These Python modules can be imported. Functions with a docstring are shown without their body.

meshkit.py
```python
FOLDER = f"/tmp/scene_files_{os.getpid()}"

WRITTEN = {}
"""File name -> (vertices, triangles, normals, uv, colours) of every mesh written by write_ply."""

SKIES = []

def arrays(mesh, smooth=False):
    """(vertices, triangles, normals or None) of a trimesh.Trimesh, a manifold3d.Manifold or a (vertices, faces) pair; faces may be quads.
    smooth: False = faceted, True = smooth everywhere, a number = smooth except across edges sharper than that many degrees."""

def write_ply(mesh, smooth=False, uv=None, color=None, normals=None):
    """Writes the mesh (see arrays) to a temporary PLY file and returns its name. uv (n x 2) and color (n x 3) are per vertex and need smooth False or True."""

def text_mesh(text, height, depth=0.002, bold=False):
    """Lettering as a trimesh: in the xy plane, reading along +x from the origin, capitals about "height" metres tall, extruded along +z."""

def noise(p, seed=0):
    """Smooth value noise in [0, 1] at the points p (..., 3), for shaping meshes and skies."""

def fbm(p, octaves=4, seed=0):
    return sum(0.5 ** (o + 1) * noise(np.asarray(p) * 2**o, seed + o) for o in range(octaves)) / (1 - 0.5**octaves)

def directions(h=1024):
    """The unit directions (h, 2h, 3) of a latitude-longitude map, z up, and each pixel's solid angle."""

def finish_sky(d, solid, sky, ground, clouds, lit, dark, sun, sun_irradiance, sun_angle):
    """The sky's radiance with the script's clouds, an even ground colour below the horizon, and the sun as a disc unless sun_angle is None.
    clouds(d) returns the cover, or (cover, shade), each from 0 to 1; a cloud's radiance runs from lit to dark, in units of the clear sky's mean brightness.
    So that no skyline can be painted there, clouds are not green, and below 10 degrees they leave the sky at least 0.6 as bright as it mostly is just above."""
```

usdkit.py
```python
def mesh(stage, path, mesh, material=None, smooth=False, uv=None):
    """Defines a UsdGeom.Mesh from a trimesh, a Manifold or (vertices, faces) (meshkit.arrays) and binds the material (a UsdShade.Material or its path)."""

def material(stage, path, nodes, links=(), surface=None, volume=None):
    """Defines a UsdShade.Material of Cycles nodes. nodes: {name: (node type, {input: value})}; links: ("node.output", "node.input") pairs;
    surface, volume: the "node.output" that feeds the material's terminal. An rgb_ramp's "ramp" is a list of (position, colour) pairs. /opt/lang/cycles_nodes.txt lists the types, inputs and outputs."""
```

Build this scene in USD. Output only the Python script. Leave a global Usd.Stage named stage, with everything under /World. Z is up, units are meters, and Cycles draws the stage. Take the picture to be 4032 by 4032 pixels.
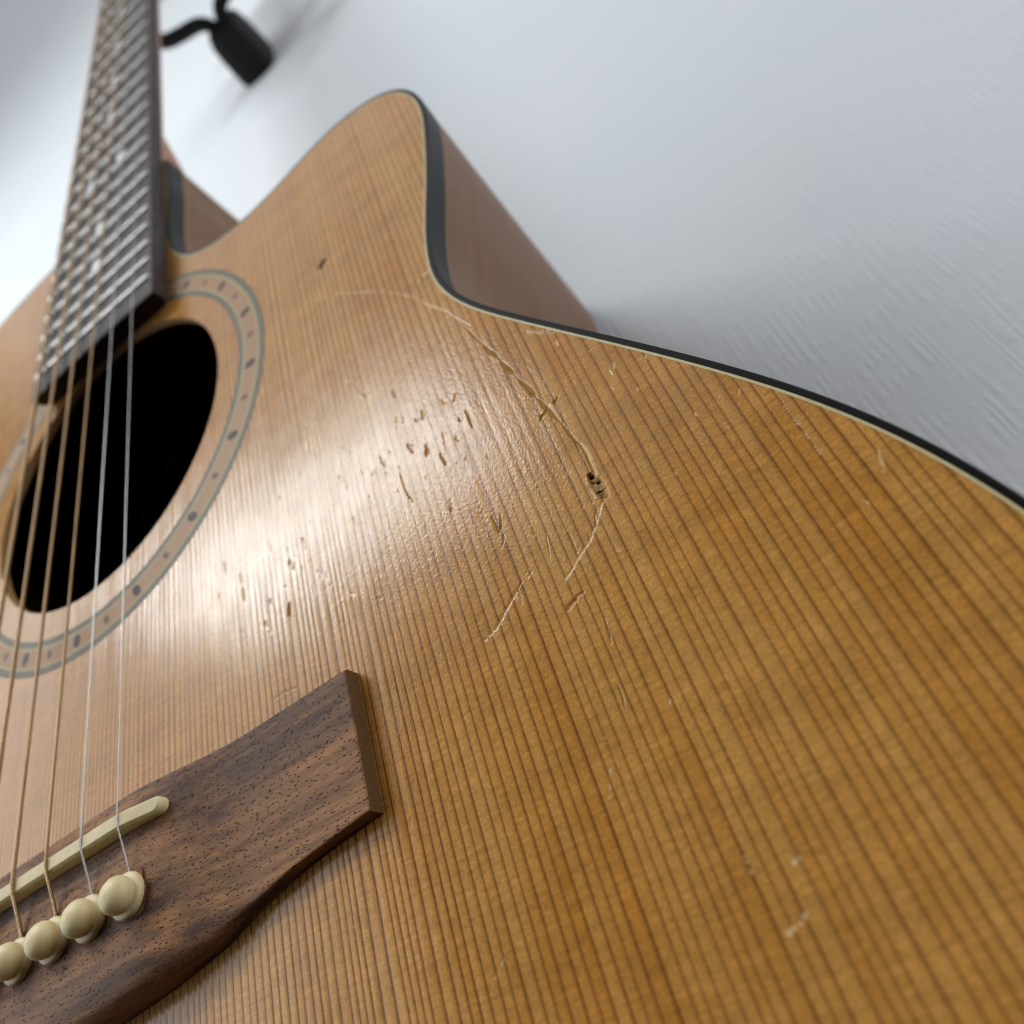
"""Close-up of an acoustic cutaway guitar hanging on a white ribbed wall.

Guitar space (millimetres): x to the treble side, y along the neck towards the head, z out of the soundboard.
The guitar is an Xform that stands this space upright: x -> X, y -> Z, z -> -Y.
"""
import math
import numpy as np
import trimesh
import manifold3d
from scipy.interpolate import splprep, splev
from scipy.spatial import Delaunay
from shapely.geometry import Polygon, Point, LineString
from shapely import contains_xy, prepare
import meshkit
import usdkit
from pxr import Usd, UsdGeom, UsdLux, UsdShade, Gf, Sdf

stage = Usd.Stage.CreateInMemory()
UsdGeom.SetStageUpAxis(stage, UsdGeom.Tokens.z)
UsdGeom.SetStageMetersPerUnit(stage, 1.0)
UsdGeom.Xform.Define(stage, '/World')
UsdGeom.Scope.Define(stage, '/World/Looks')
HANG = 1.40                                     # height of the sound hole over the floor, metres


def to_world(p):
    """Guitar millimetres -> world metres."""
    p = np.asarray(p, float)
    return np.stack([p[..., 0], -p[..., 2], p[..., 1]], -1) / 1000 + np.array([0, 0, HANG])


def to_world_dir(d):
    d = np.asarray(d, float)
    return np.array([d[0], -d[2], d[1]])


# ---------------------------------------------------------------- camera
CAM_R = np.array([[0.7993277, -0.5326308, -0.278172], [-0.2836161, -0.7425343, 0.6067987], [-0.529752, -0.4061369, -0.7445909]])                          # columns: right, down, forward, in guitar space
CAM_POS = np.array([152.4672, -191.2699, 103.1439])
EXPOSURE = 0.12
cam = UsdGeom.Camera.Define(stage, '/World/camera')
cam.CreateHorizontalApertureAttr(20.955)
cam.CreateVerticalApertureAttr(20.955)
cam.CreateFocalLengthAttr(20.955 * 3058.28 / 4032)
cam.CreateClippingRangeAttr(Gf.Vec2f(0.005, 50))
cam.CreateFocusDistanceAttr(0.131)
cam.CreateFStopAttr(7.6)
cam.CreateExposureAttr(EXPOSURE)


def place(prim_api, pos_mm, right, up, back):
    """Transform whose x, y and z axes are right, up and back (guitar directions)."""
    r, u, b, t = to_world_dir(right), to_world_dir(up), to_world_dir(back), to_world(pos_mm)
    m = Gf.Matrix4d(r[0], r[1], r[2], 0, u[0], u[1], u[2], 0, b[0], b[1], b[2], 0, t[0], t[1], t[2], 1)
    prim_api.AddTransformOp().Set(m)


place(cam, CAM_POS, CAM_R[:, 0], -CAM_R[:, 1], -CAM_R[:, 2])


# ---------------------------------------------------------------- light
def rect_light(name, pos, aim, along, width, height, intensity, color):
    """A lamp panel at pos (mm) facing aim, its long side along 'along'."""
    lamp = UsdLux.RectLight.Define(stage, '/World/' + name)
    b = np.asarray(pos, float) - np.asarray(aim, float); b /= np.linalg.norm(b)
    r = np.asarray(along, float); r = r - r @ b * b; r /= np.linalg.norm(r)
    place(lamp, pos, r, np.cross(b, r), b)
    lamp.CreateWidthAttr(width); lamp.CreateHeightAttr(height)
    lamp.CreateIntensityAttr(intensity); lamp.CreateColorAttr(Gf.Vec3f(*color))
    return lamp


KEY_DIR = np.array([-0.41, 0.69, 0.58]); KEY_DIR /= np.linalg.norm(KEY_DIR)
KEY_AIM = np.array([52, -150, 0])
KEY_POS = KEY_AIM + 1150 * KEY_DIR
rect_light('unseen_ceiling_lamp', KEY_POS, KEY_AIM, (1, 0.05, 0.1), 0.60, 0.16, 19.0, (0.97, 1.0, 0.985))  # out of view, placed for the soundboard sheen and the bridge shadow
rect_light('unseen_overhead_light', (-300, 2300, 1500), (80, 0, 0), (1, 0, 0), 3.4, 2.4, 1.0, (0.96, 0.98, 1.0))  # emitting panel out of view overhead, softly lights everything and hazes the upper soundboard
rect_light('added_left_fill', (-950, 120, 540), (60, -60, 0), (0, 0, 1), 1.0, 1.2, 2.5, (0.97, 0.985, 1.0))  # added fill panel, brightens the soundboard from the left and weakens rightwards
rect_light('unseen_right_light', (2300, 900, 380), (100, 0, -50), (0, 1, 0), 2.4, 1.6, 4.3, (0.98, 0.985, 1.0))  # emitting panel out of view at right, lights the cutaway side and the wall


# ---------------------------------------------------------------- helpers
def numbered(parent, name):
    path, k = f'{parent}/{name}', 0
    while stage.GetPrimAtPath(path):
        k += 1
        path = f'{parent}/{name}_{k:03d}'
    return path


def tag(prim, label=None, category=None, group=None, kind=None):
    for k, v in (('label', label), ('category', category), ('group', group), ('kind', kind)):
        if v:
            prim.SetCustomDataByKey(k, v)
    return prim


def obj(name, mesh, mat, parent='/World', smooth=False, mm=True, label=None):
    v, f, n = meshkit.arrays(mesh, smooth)
    if mm:
        v = v / 1000
    path = numbered(str(parent), name)
    if n is not None:
        m = UsdGeom.Mesh.Define(stage, path)
        from pxr import Vt
        m.CreatePointsAttr(Vt.Vec3fArray.FromNumpy(v.astype(np.float32)))
        m.CreateFaceVertexCountsAttr(Vt.IntArray.FromNumpy(np.full(len(f), 3, np.int32)))
        m.CreateFaceVertexIndicesAttr(Vt.IntArray.FromNumpy(f.astype(np.int32).ravel()))
        m.CreateSubdivisionSchemeAttr('none')
        m.CreateNormalsAttr(Vt.Vec3fArray.FromNumpy(n.astype(np.float32)))
        m.SetNormalsInterpolation('vertex')
        UsdShade.MaterialBindingAPI.Apply(m.GetPrim()).Bind(mat)
    else:
        m = usdkit.mesh(stage, path, (v, f), mat)
    if label:
        m.GetPrim().SetCustomDataByKey('label', label)
    return path


def loft(rings, close=True, cap=False):
    """Mesh through rings of equal point count (rings: k x n x 3)."""
    R = np.asarray(rings, float); k, n = R.shape[:2]
    f = []
    m = n if close else n - 1
    i = np.arange(k - 1)[:, None] * n; j = np.arange(m)[None]; j2 = (j + 1) % n
    a, b, c, d = i + j, i + j2, i + n + j2, i + n + j
    f = np.concatenate([np.stack([a, b, c], -1).reshape(-1, 3), np.stack([a, c, d], -1).reshape(-1, 3)])
    v = R.reshape(-1, 3)
    if cap:
        for ring, flip in ((0, True), (k - 1, False)):
            ids = np.arange(n) + ring * n
            v = np.vstack([v, R[ring].mean(0)])
            c0 = len(v) - 1
            t = np.stack([ids, np.roll(ids, -1), np.full(n, c0)], -1)
            f = np.vstack([f, t[:, ::-1] if flip else t])
    return trimesh.Trimesh(v, f, process=False)


def box(x0, x1, y0, y1, z0, z1):
    b = trimesh.creation.box((x1 - x0, y1 - y0, z1 - z0)); b.apply_translation(((x0 + x1) / 2, (y0 + y1) / 2, (z0 + z1) / 2))
    return b


def tube(pts, r, n=12):
    """Round bar along a polyline; r a number or one per point."""
    P = np.asarray(pts, float); r = np.broadcast_to(np.asarray(r, float), len(P))
    T = np.gradient(P, axis=0); T /= np.linalg.norm(T, axis=1, keepdims=True)
    u = np.cross(T[0], [0.31, 0.52, 0.8]); u /= np.linalg.norm(u)
    rings = []
    for p, t, rr in zip(P, T, r):
        u = u - u @ t * t; u /= np.linalg.norm(u); w = np.cross(t, u)
        a = np.linspace(0, 2 * np.pi, n, endpoint=False)[:, None]
        rings.append(p + rr * (np.cos(a) * u + np.sin(a) * w))
    return loft(rings, cap=True)


def curve(pts, n, s=0.0, per=False):
    P = np.asarray(pts, float)
    tck, _ = splprep(P.T, s=s, per=per, k=3)
    d = np.stack(splev(np.linspace(0, 1, 4000), tck), 1)
    L = np.concatenate([[0], np.cumsum(np.linalg.norm(np.diff(d, axis=0), axis=1))])
    at = np.linspace(0, L[-1], n)
    return np.stack([np.interp(at, L, d[:, k]) for k in range(d.shape[1])], 1)


def hull_box(x0, x1, y0, y1, z0, z1, r, seg=12):
    """Rounded box."""
    s = manifold3d.Manifold.sphere(r, seg)
    parts = [s.translate((x, y, z)) for x in (x0 + r, x1 - r) for y in (y0 + r, y1 - r) for z in (z0 + r, z1 - r)]
    return manifold3d.Manifold.batch_hull(parts)


def srgb(r, g, b):
    c = np.array([r, g, b]) / 255
    return tuple(np.where(c <= 0.04045, c / 12.92, ((c + 0.055) / 1.055) ** 2.4))


# ---------------------------------------------------------------- materials
class Graph:
    """Collects Cycles nodes; every method returns the 'node.output' it made."""
    def __init__(self):
        self.nodes, self.links = {}, []

    def node(self, kind, out, **inputs):
        name = f'n{len(self.nodes)}'
        fixed = {}
        for k, v in inputs.items():
            if isinstance(v, str) and '.' in v and v.split('.')[0] in self.nodes:
                self.links.append((v, f'{name}.{k}'))
            else:
                fixed[k] = v
        self.nodes[name] = (kind, fixed)
        return f'{name}.{out}'

    def math(self, op, a, b=0.0, c=0.0, clamp=False):
        return self.node('math', 'value', math_type=op, value1=a, value2=b, value3=c, use_clamp=clamp)

    def coords(self, scale=(1, 1, 1)):
        """Object millimetres, scaled."""
        t = self.node('texture_coordinate', 'object')
        return self.node('mapping', 'vector', mapping_type='point', vector=t, scale=tuple(1000 * s for s in scale))

    def noise(self, scale, detail=2.0, rough=0.5, shift=0.0):
        t = self.node('texture_coordinate', 'object')
        v = self.node('mapping', 'vector', mapping_type='point', vector=t, scale=tuple(1000 * s for s in scale), location=(shift, shift * 1.7, shift * 0.6))
        return self.node('noise_texture', 'fac', vector=v, scale=1.0, detail=detail, roughness=rough)

    def noise1(self, w, detail=1.0):
        return self.node('noise_texture', 'fac', dimensions='1D', w=w, scale=1.0, detail=detail)

    def remap(self, v, a, b, c, d, smooth=False):
        return self.node('map_range', 'result', range_type='smoothstep' if smooth else 'linear', value=v, from_min=a, from_max=b, to_min=c, to_max=d, clamp=True)

    def ramp(self, v, stops):
        return self.node('rgb_ramp', 'color', fac=v, ramp=stops)

    def mix(self, fac, a, b, blend='mix'):
        return self.node('mix_color', 'result', blend_type=blend, fac=fac, a=a, b=b, use_clamp=True)

    def bump(self, height_mm, strength=1.0):
        h = self.math('multiply', height_mm, 0.001)
        return self.node('bump', 'normal', height=h, distance=1.0, strength=strength)

    def done(self, name, **principled):
        out = self.node('principled_bsdf', 'BSDF', **principled)
        return usdkit.material(stage, '/World/Looks/' + name, self.nodes, self.links, surface=out)


def grey(v):
    return (v, v, v)


def soundboard_material():
    g = Graph()
    xyz = g.coords()
    x = g.node('separate_xyz', 'x', vector=xyz)
    # growth rings: lines along y, narrow at the centre seam and wide at the rim
    w1 = g.math('multiply', g.math('subtract', g.noise((0.016, 0.0035, 1), 1.0), 0.5), 5.0)
    w2 = g.math('multiply', g.math('subtract', g.noise((0.22, 0.018, 1), 3.0, 0.6), 0.5), 0.40)
    xw = g.math('add', g.math('add', x, w1), w2)
    X = g.math('maximum', g.math('add', xw, 60.0), g.math('multiply', g.math('add', xw, 60.0), -1.0))
    ph = g.math('multiply', g.math('logarithm', g.math('multiply_add', X, 0.0026, 1.0), math.e), 295.9)
    ph = g.math('add', ph, g.math('multiply', g.noise1(g.math('multiply', xw, 0.2), 0.0), 0.75))
    fr = g.math('fraction', ph)
    rid = g.node('white_noise_texture', 'value', dimensions='1D', w=g.math('floor', ph))
    rid2 = g.node('white_noise_texture', 'value', dimensions='1D', w=g.math('add', g.math('floor', ph), 0.37))
    late = g.ramp(fr, [(0, grey(0.35)), (0.05, grey(0.06)), (0.12, grey(0)), (0.55, grey(0.0)), (0.68, grey(0.14)), (0.82, grey(0.48)), (0.885, grey(1)), (0.965, grey(1)), (1, grey(0.5))])
    late = g.node('rgb_to_bw', 'val', color=late)
    along = g.remap(g.noise((0.9, 0.05, 1), 2.0), 0.3, 0.7, 0.84, 1.0)
    late = g.math('multiply', late, g.math('multiply', along, g.math('multiply', g.remap(rid, 0, 1, 0.78, 1.0), g.remap(x, 70, 130, 1.0, 0.74, True))))
    tone = g.remap(g.noise((0.035, 0.022, 1), 3.0, 0.55, 3.0), 0.3, 0.7, 0, 1)
    early = g.mix(tone, LIGHT_WOOD, WARM_WOOD)
    band = g.remap(rid2, 0, 1, 0.0, 0.35)
    early = g.mix(band, early, PALE_WOOD)
    col = g.mix(late, early, DARK_WOOD)
    silk = g.remap(g.noise((0.16, 1.5, 1), 3.0, 0.65), 0.3, 0.7, 0.82, 1.11)
    flame = g.remap(g.noise((0.05, 0.16, 1), 2.0, 0.5, 7.0), 0.3, 0.7, 0.90, 1.06)
    speck = g.remap(g.noise((2.4, 1.3, 1), 2.0, 0.6), 0.25, 0.75, 0.82, 1.13)
    pillow = g.remap(g.noise((0.55, 0.62, 1), 2.0, 0.6, 13.0), 0.3, 0.7, 0.92, 1.07)
    grit = g.remap(g.noise((6.0, 4.5, 1), 1.0, 0.6, 17.0), 0.3, 0.7, 0.78, 1.18)
    m = g.math('multiply', g.math('multiply', silk, flame), g.math('multiply', speck, g.math('multiply', pillow, grit)))
    col = g.node('vector_math', 'vector', math_type='scale', vector1=col, scale=m)
    # age stains
    stain = g.remap(g.noise((0.09, 0.07, 1), 4.0, 0.6, 11.0), 0.62, 0.78, 0, 0.35)
    col = g.mix(stain, col, srgb(120, 84, 44))
    # bare, bruised and frayed wood in the dents and scratches
    wear = g.node('separate_color', 'r', color=g.node('attribute', 'color', attribute='wear'))
    sep = g.node('attribute', 'color', attribute='wear')
    pale = g.node('separate_color', 'g', color=sep)
    knot = g.node('separate_color', 'b', color=sep)
    fib = g.remap(g.noise((3.5, 0.8, 1), 2.0), 0.3, 0.7, 0, 1)
    col = g.mix(wear, col, g.mix(fib, srgb(122, 88, 40), srgb(164, 124, 64)))
    col = g.mix(pale, col, g.mix(fib, srgb(200, 168, 120), srgb(228, 204, 164)))
    col = g.mix(knot, col, srgb(44, 25, 12))
    # relief: ring ridges, crazed lacquer, slow waves
    peel = g.noise((1.9, 1.5, 1), 2.0, 0.5, 5.0)
    worms = g.math('absolute', g.math('subtract', g.noise((1.35, 0.95, 1), 1.0, 0.5, 9.0), 0.5))
    zone = g.remap(x, 55, 120, 0.45, 1.0, True)
    h = g.math('multiply', g.math('multiply', g.math('add', g.math('multiply', peel, 0.55), g.math('multiply', worms, 0.9)), zone), 0.055)
    wash = g.math('cosine', g.math('multiply', fr, 2 * math.pi))
    h = g.math('add', h, g.math('multiply', wash, g.remap(x, 45, 95, -0.014, -0.003, True)))
    h = g.math('add', h, g.math('multiply', g.noise((0.5, 0.045, 1), 2.0, 0.5, 2.0), 0.07))
    h = g.math('add', h, g.math('multiply', g.noise((0.06, 0.03, 1), 2.0, 0.5, 4.0), 0.16))
    n = g.bump(h, 1.0)
    rough = g.remap(g.noise((0.2, 0.12, 1), 3.0), 0.3, 0.7, 0.15, 0.21)
    rough = g.math('add', rough, g.math('multiply', g.math('maximum', wear, pale), 0.5))
    return g.done('spruce_soundboard', base_color=col, roughness=rough, normal=n, specular_ior_level=g.math('multiply_add', g.math('maximum', g.math('maximum', wear, pale), knot), -0.24, 0.29))


LIGHT_WOOD, WARM_WOOD, PALE_WOOD, DARK_WOOD = srgb(190, 138, 70), srgb(179, 120, 50), srgb(200, 154, 88), srgb(84, 40, 15)


def rosewood_material(name, light, mid, dark, pore_scale=(0.85, 2.5), rough=0.55, relief=1.0):
    """Open-pored wood with its grain along x."""
    g = Graph()
    t = g.coords()
    wob = g.node('noise_texture', 'color', vector=g.coords((0.05, 0.2, 0.2)), scale=1.0, detail=2.0)
    streak = g.noise((0.035, 0.55, 0.5), 4.0, 0.6)
    streak2 = g.noise((0.012, 0.16, 0.2), 3.0, 0.55, 5.0)
    col = g.mix(g.remap(streak, 0.38, 0.62, 0, 1), mid, light)
    col = g.mix(g.remap(streak2, 0.45, 0.60, 0, 0.85), col, dark)
    fibre = g.remap(g.noise((0.35, 5.0, 3.0), 3.0, 0.6), 0.25, 0.75, 0.74, 1.16)
    col = g.node('vector_math', 'vector', math_type='scale', vector1=col, scale=fibre)
    v = g.coords((pore_scale[0], pore_scale[1], pore_scale[1]))
    d = g.node('voronoi_texture', 'distance', feature='f1', dimensions='3D', vector=v, scale=1.0, randomness=1.0)
    cell = g.node('voronoi_texture', 'color', feature='f1', dimensions='3D', vector=v, scale=1.0, randomness=1.0)
    keep = g.remap(g.node('separate_color', 'r', color=cell), 0.16, 0.20, 0, 1)
    size = g.remap(g.node('separate_color', 'g', color=cell), 0, 1, 0.18, 0.38)
    pore = g.math('multiply', g.node('map_range', 'result', value=d, from_min=g.math('multiply', size, 0.55), from_max=size, to_min=1.0, to_max=0.0, clamp=True), keep)
    col = g.mix(pore, col, srgb(26, 15, 10))
    h = g.math('add', g.math('multiply', pore, -0.16 * relief), g.math('multiply', g.noise((0.35, 5.0, 3.0), 3.0, 0.6), 0.06 * relief))
    h = g.math('add', h, g.math('multiply', g.noise((0.2, 0.5, 0.5), 2.0), 0.15 * relief))
    n = g.bump(h, 1.0)
    return g.done(name, base_color=col, roughness=rough, normal=n, specular_ior_level=0.2)


def plain(name, color, rough, metallic=0.0, spec=0.5, grain=(0.6, 0.6, 0.6), vary=0.08, relief=0.0, relief_scale=(3, 3, 3), **kw):
    g = Graph()
    m = g.remap(g.noise(grain, 3.0, 0.6), 0.25, 0.75, 1 - vary, 1 + vary)
    col = g.node('vector_math', 'vector', math_type='scale', vector1=tuple(color), scale=m)
    if relief:
        kw['normal'] = g.bump(g.math('multiply', g.noise(relief_scale, 2.0), relief))
    return g.done(name, base_color=col, roughness=rough, metallic=metallic, specular_ior_level=spec, **kw)


def side_material():
    """Brown figured side wood, grain running round the rim (across z it is fine)."""
    g = Graph()
    a = g.remap(g.noise((0.02, 0.02, 0.35), 4.0, 0.6), 0.3, 0.7, 0, 1)
    col = g.mix(a, srgb(116, 82, 52), srgb(104, 72, 45))
    f = g.remap(g.noise((0.1, 0.1, 3.0), 3.0), 0.25, 0.75, 0.9, 1.1)
    col = g.node('vector_math', 'vector', math_type='scale', vector1=col, scale=f)
    return g.done('mahogany_side', base_color=col, roughness=0.42, specular_ior_level=0.25)


def wall_material():
    """White paint on ribbed wallpaper, its ribs running up the wall (the relief is fine)."""
    g = Graph()
    xyz = g.coords()
    x = g.node('separate_xyz', 'x', vector=xyz)
    wob = g.math('multiply', g.noise((0.02, 0.02, 0.004), 2.0), 6.0)
    ph = g.math('multiply', g.math('add', x, wob), 1 / 2.9)
    ph = g.math('add', ph, g.math('multiply', g.noise1(g.math('multiply', x, 0.16)), 1.6))
    rib = g.math('multiply', g.math('absolute', g.math('subtract', g.math('fraction', ph), 0.5)), 2.0)
    rib = g.remap(rib, 0.1, 0.9, 0, 1, True)
    gate = g.remap(g.noise((0.10, 0.10, 0.012), 3.0, 0.6), 0.42, 0.62, 0.0, 1)
    h = g.math('multiply', g.math('multiply', rib, gate), 0.10)
    h = g.math('add', h, g.math('multiply', g.noise((0.5, 0.5, 0.25), 2.0), 0.05))
    tone = g.remap(g.noise((0.012, 0.012, 0.012), 3.0), 0.3, 0.7, 0, 1)
    col = g.mix(tone, (0.68, 0.735, 0.785), (0.71, 0.75, 0.795))
    return g.done('white_wallpaper', base_color=col, roughness=0.6, normal=g.bump(h, 1.0), specular_ior_level=0.35)


M_TOP = soundboard_material()
M_BRIDGE = rosewood_material('rosewood_bridge', srgb(152, 108, 70), srgb(112, 78, 54), srgb(70, 51, 44))
M_BOARD = rosewood_material('rosewood_fingerboard', srgb(62, 48, 45), srgb(50, 39, 38), srgb(36, 28, 28), (0.5, 2.4), 0.5, 0.5)
M_SIDE = side_material()
M_BLACK = plain('black_binding', srgb(18, 16, 15), 0.42, spec=0.16, vary=0.15, relief=0.012, relief_scale=(0.8, 0.8, 2))
M_CREAM = plain('cream_purfling', srgb(186, 176, 134), 0.42, grain=(0.5, 0.5, 0.5), vary=0.12)
M_ENDWOOD = plain('bare_spruce_edge', srgb(150, 112, 66), 0.7, grain=(2, 2, 2), vary=0.2)
M_INSIDE = plain('inside_wood', srgb(120, 74, 50), 0.75, vary=0.15)
M_NECK = plain('mahogany_neck', srgb(150, 108, 78), 0.45, grain=(0.5, 0.03, 0.5), vary=0.15)
M_RING_DARK = plain('rosette_dark', srgb(62, 62, 56), 0.45, spec=0.2, grain=(1.2, 1.2, 1), vary=0.25)
M_RING_TAN = plain('rosette_tan', srgb(150, 112, 74), 0.45, spec=0.2, grain=(0.8, 0.8, 1), vary=0.10)
M_RING_CREAM = plain('rosette_cream', srgb(160, 146, 98), 0.45, spec=0.2, grain=(0.8, 0.8, 1), vary=0.10)
M_DOT = plain('rosette_inlay', srgb(20, 19, 22), 0.5, spec=0.2, vary=0.2)
M_DOT2 = plain('rosette_small_inlay', srgb(66, 54, 46), 0.5, spec=0.2, vary=0.2)
M_BONE = plain('ivory_plastic', srgb(196, 180, 138), 0.5, grain=(0.3, 0.3, 0.3), vary=0.10, relief=0.02, relief_scale=(1.2, 1.2, 1.2), subsurface_weight=0.15, subsurface_radius=(0.002, 0.0014, 0.0008), subsurface_scale=0.6)
M_FRET = plain('nickel_fret', (0.40, 0.395, 0.385), 0.44, metallic=1.0, grain=(0.5, 4, 1), vary=0.15, relief=0.02, relief_scale=(4, 0.6, 4))
M_STEEL = plain('string_steel', (0.36, 0.36, 0.355), 0.36, metallic=1.0)


def wound_material():
    """Bronze wire wound round the core: fine ridges along the string."""
    g = Graph()
    y = g.node('separate_xyz', 'y', vector=g.coords())
    ridge = g.math('sine', g.math('multiply', y, 2 * math.pi / 0.42))
    tint = g.remap(g.noise((0.8, 0.08, 0.8), 3.0), 0.3, 0.7, 0, 1)
    col = g.mix(tint, (0.50, 0.33, 0.17), (0.36, 0.25, 0.15))
    return g.done('wound_string', base_color=col, metallic=1.0, roughness=0.42, normal=g.bump(g.math('multiply', ridge, 0.05)))


M_BRONZE = wound_material()
M_RUBBER = plain('black_foam', srgb(22, 22, 26), 0.75, spec=0.25, vary=0.2, relief=0.2, relief_scale=(1.2, 1.2, 1.2))
M_WALL = wall_material()
M_ENDGRAIN = plain('rosewood_end_grain', srgb(90, 66, 40), 0.85, spec=0.1, grain=(3, 3, 4), vary=0.45, relief=0.15, relief_scale=(4, 4, 5))
M_PEARL = plain('pearl_marker', (0.72, 0.74, 0.76), 0.2, vary=0.15)
M_RUST = plain('rusty_hole_rim', srgb(112, 72, 42), 0.8, grain=(1.5, 1.5, 1.5), vary=0.4)


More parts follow.
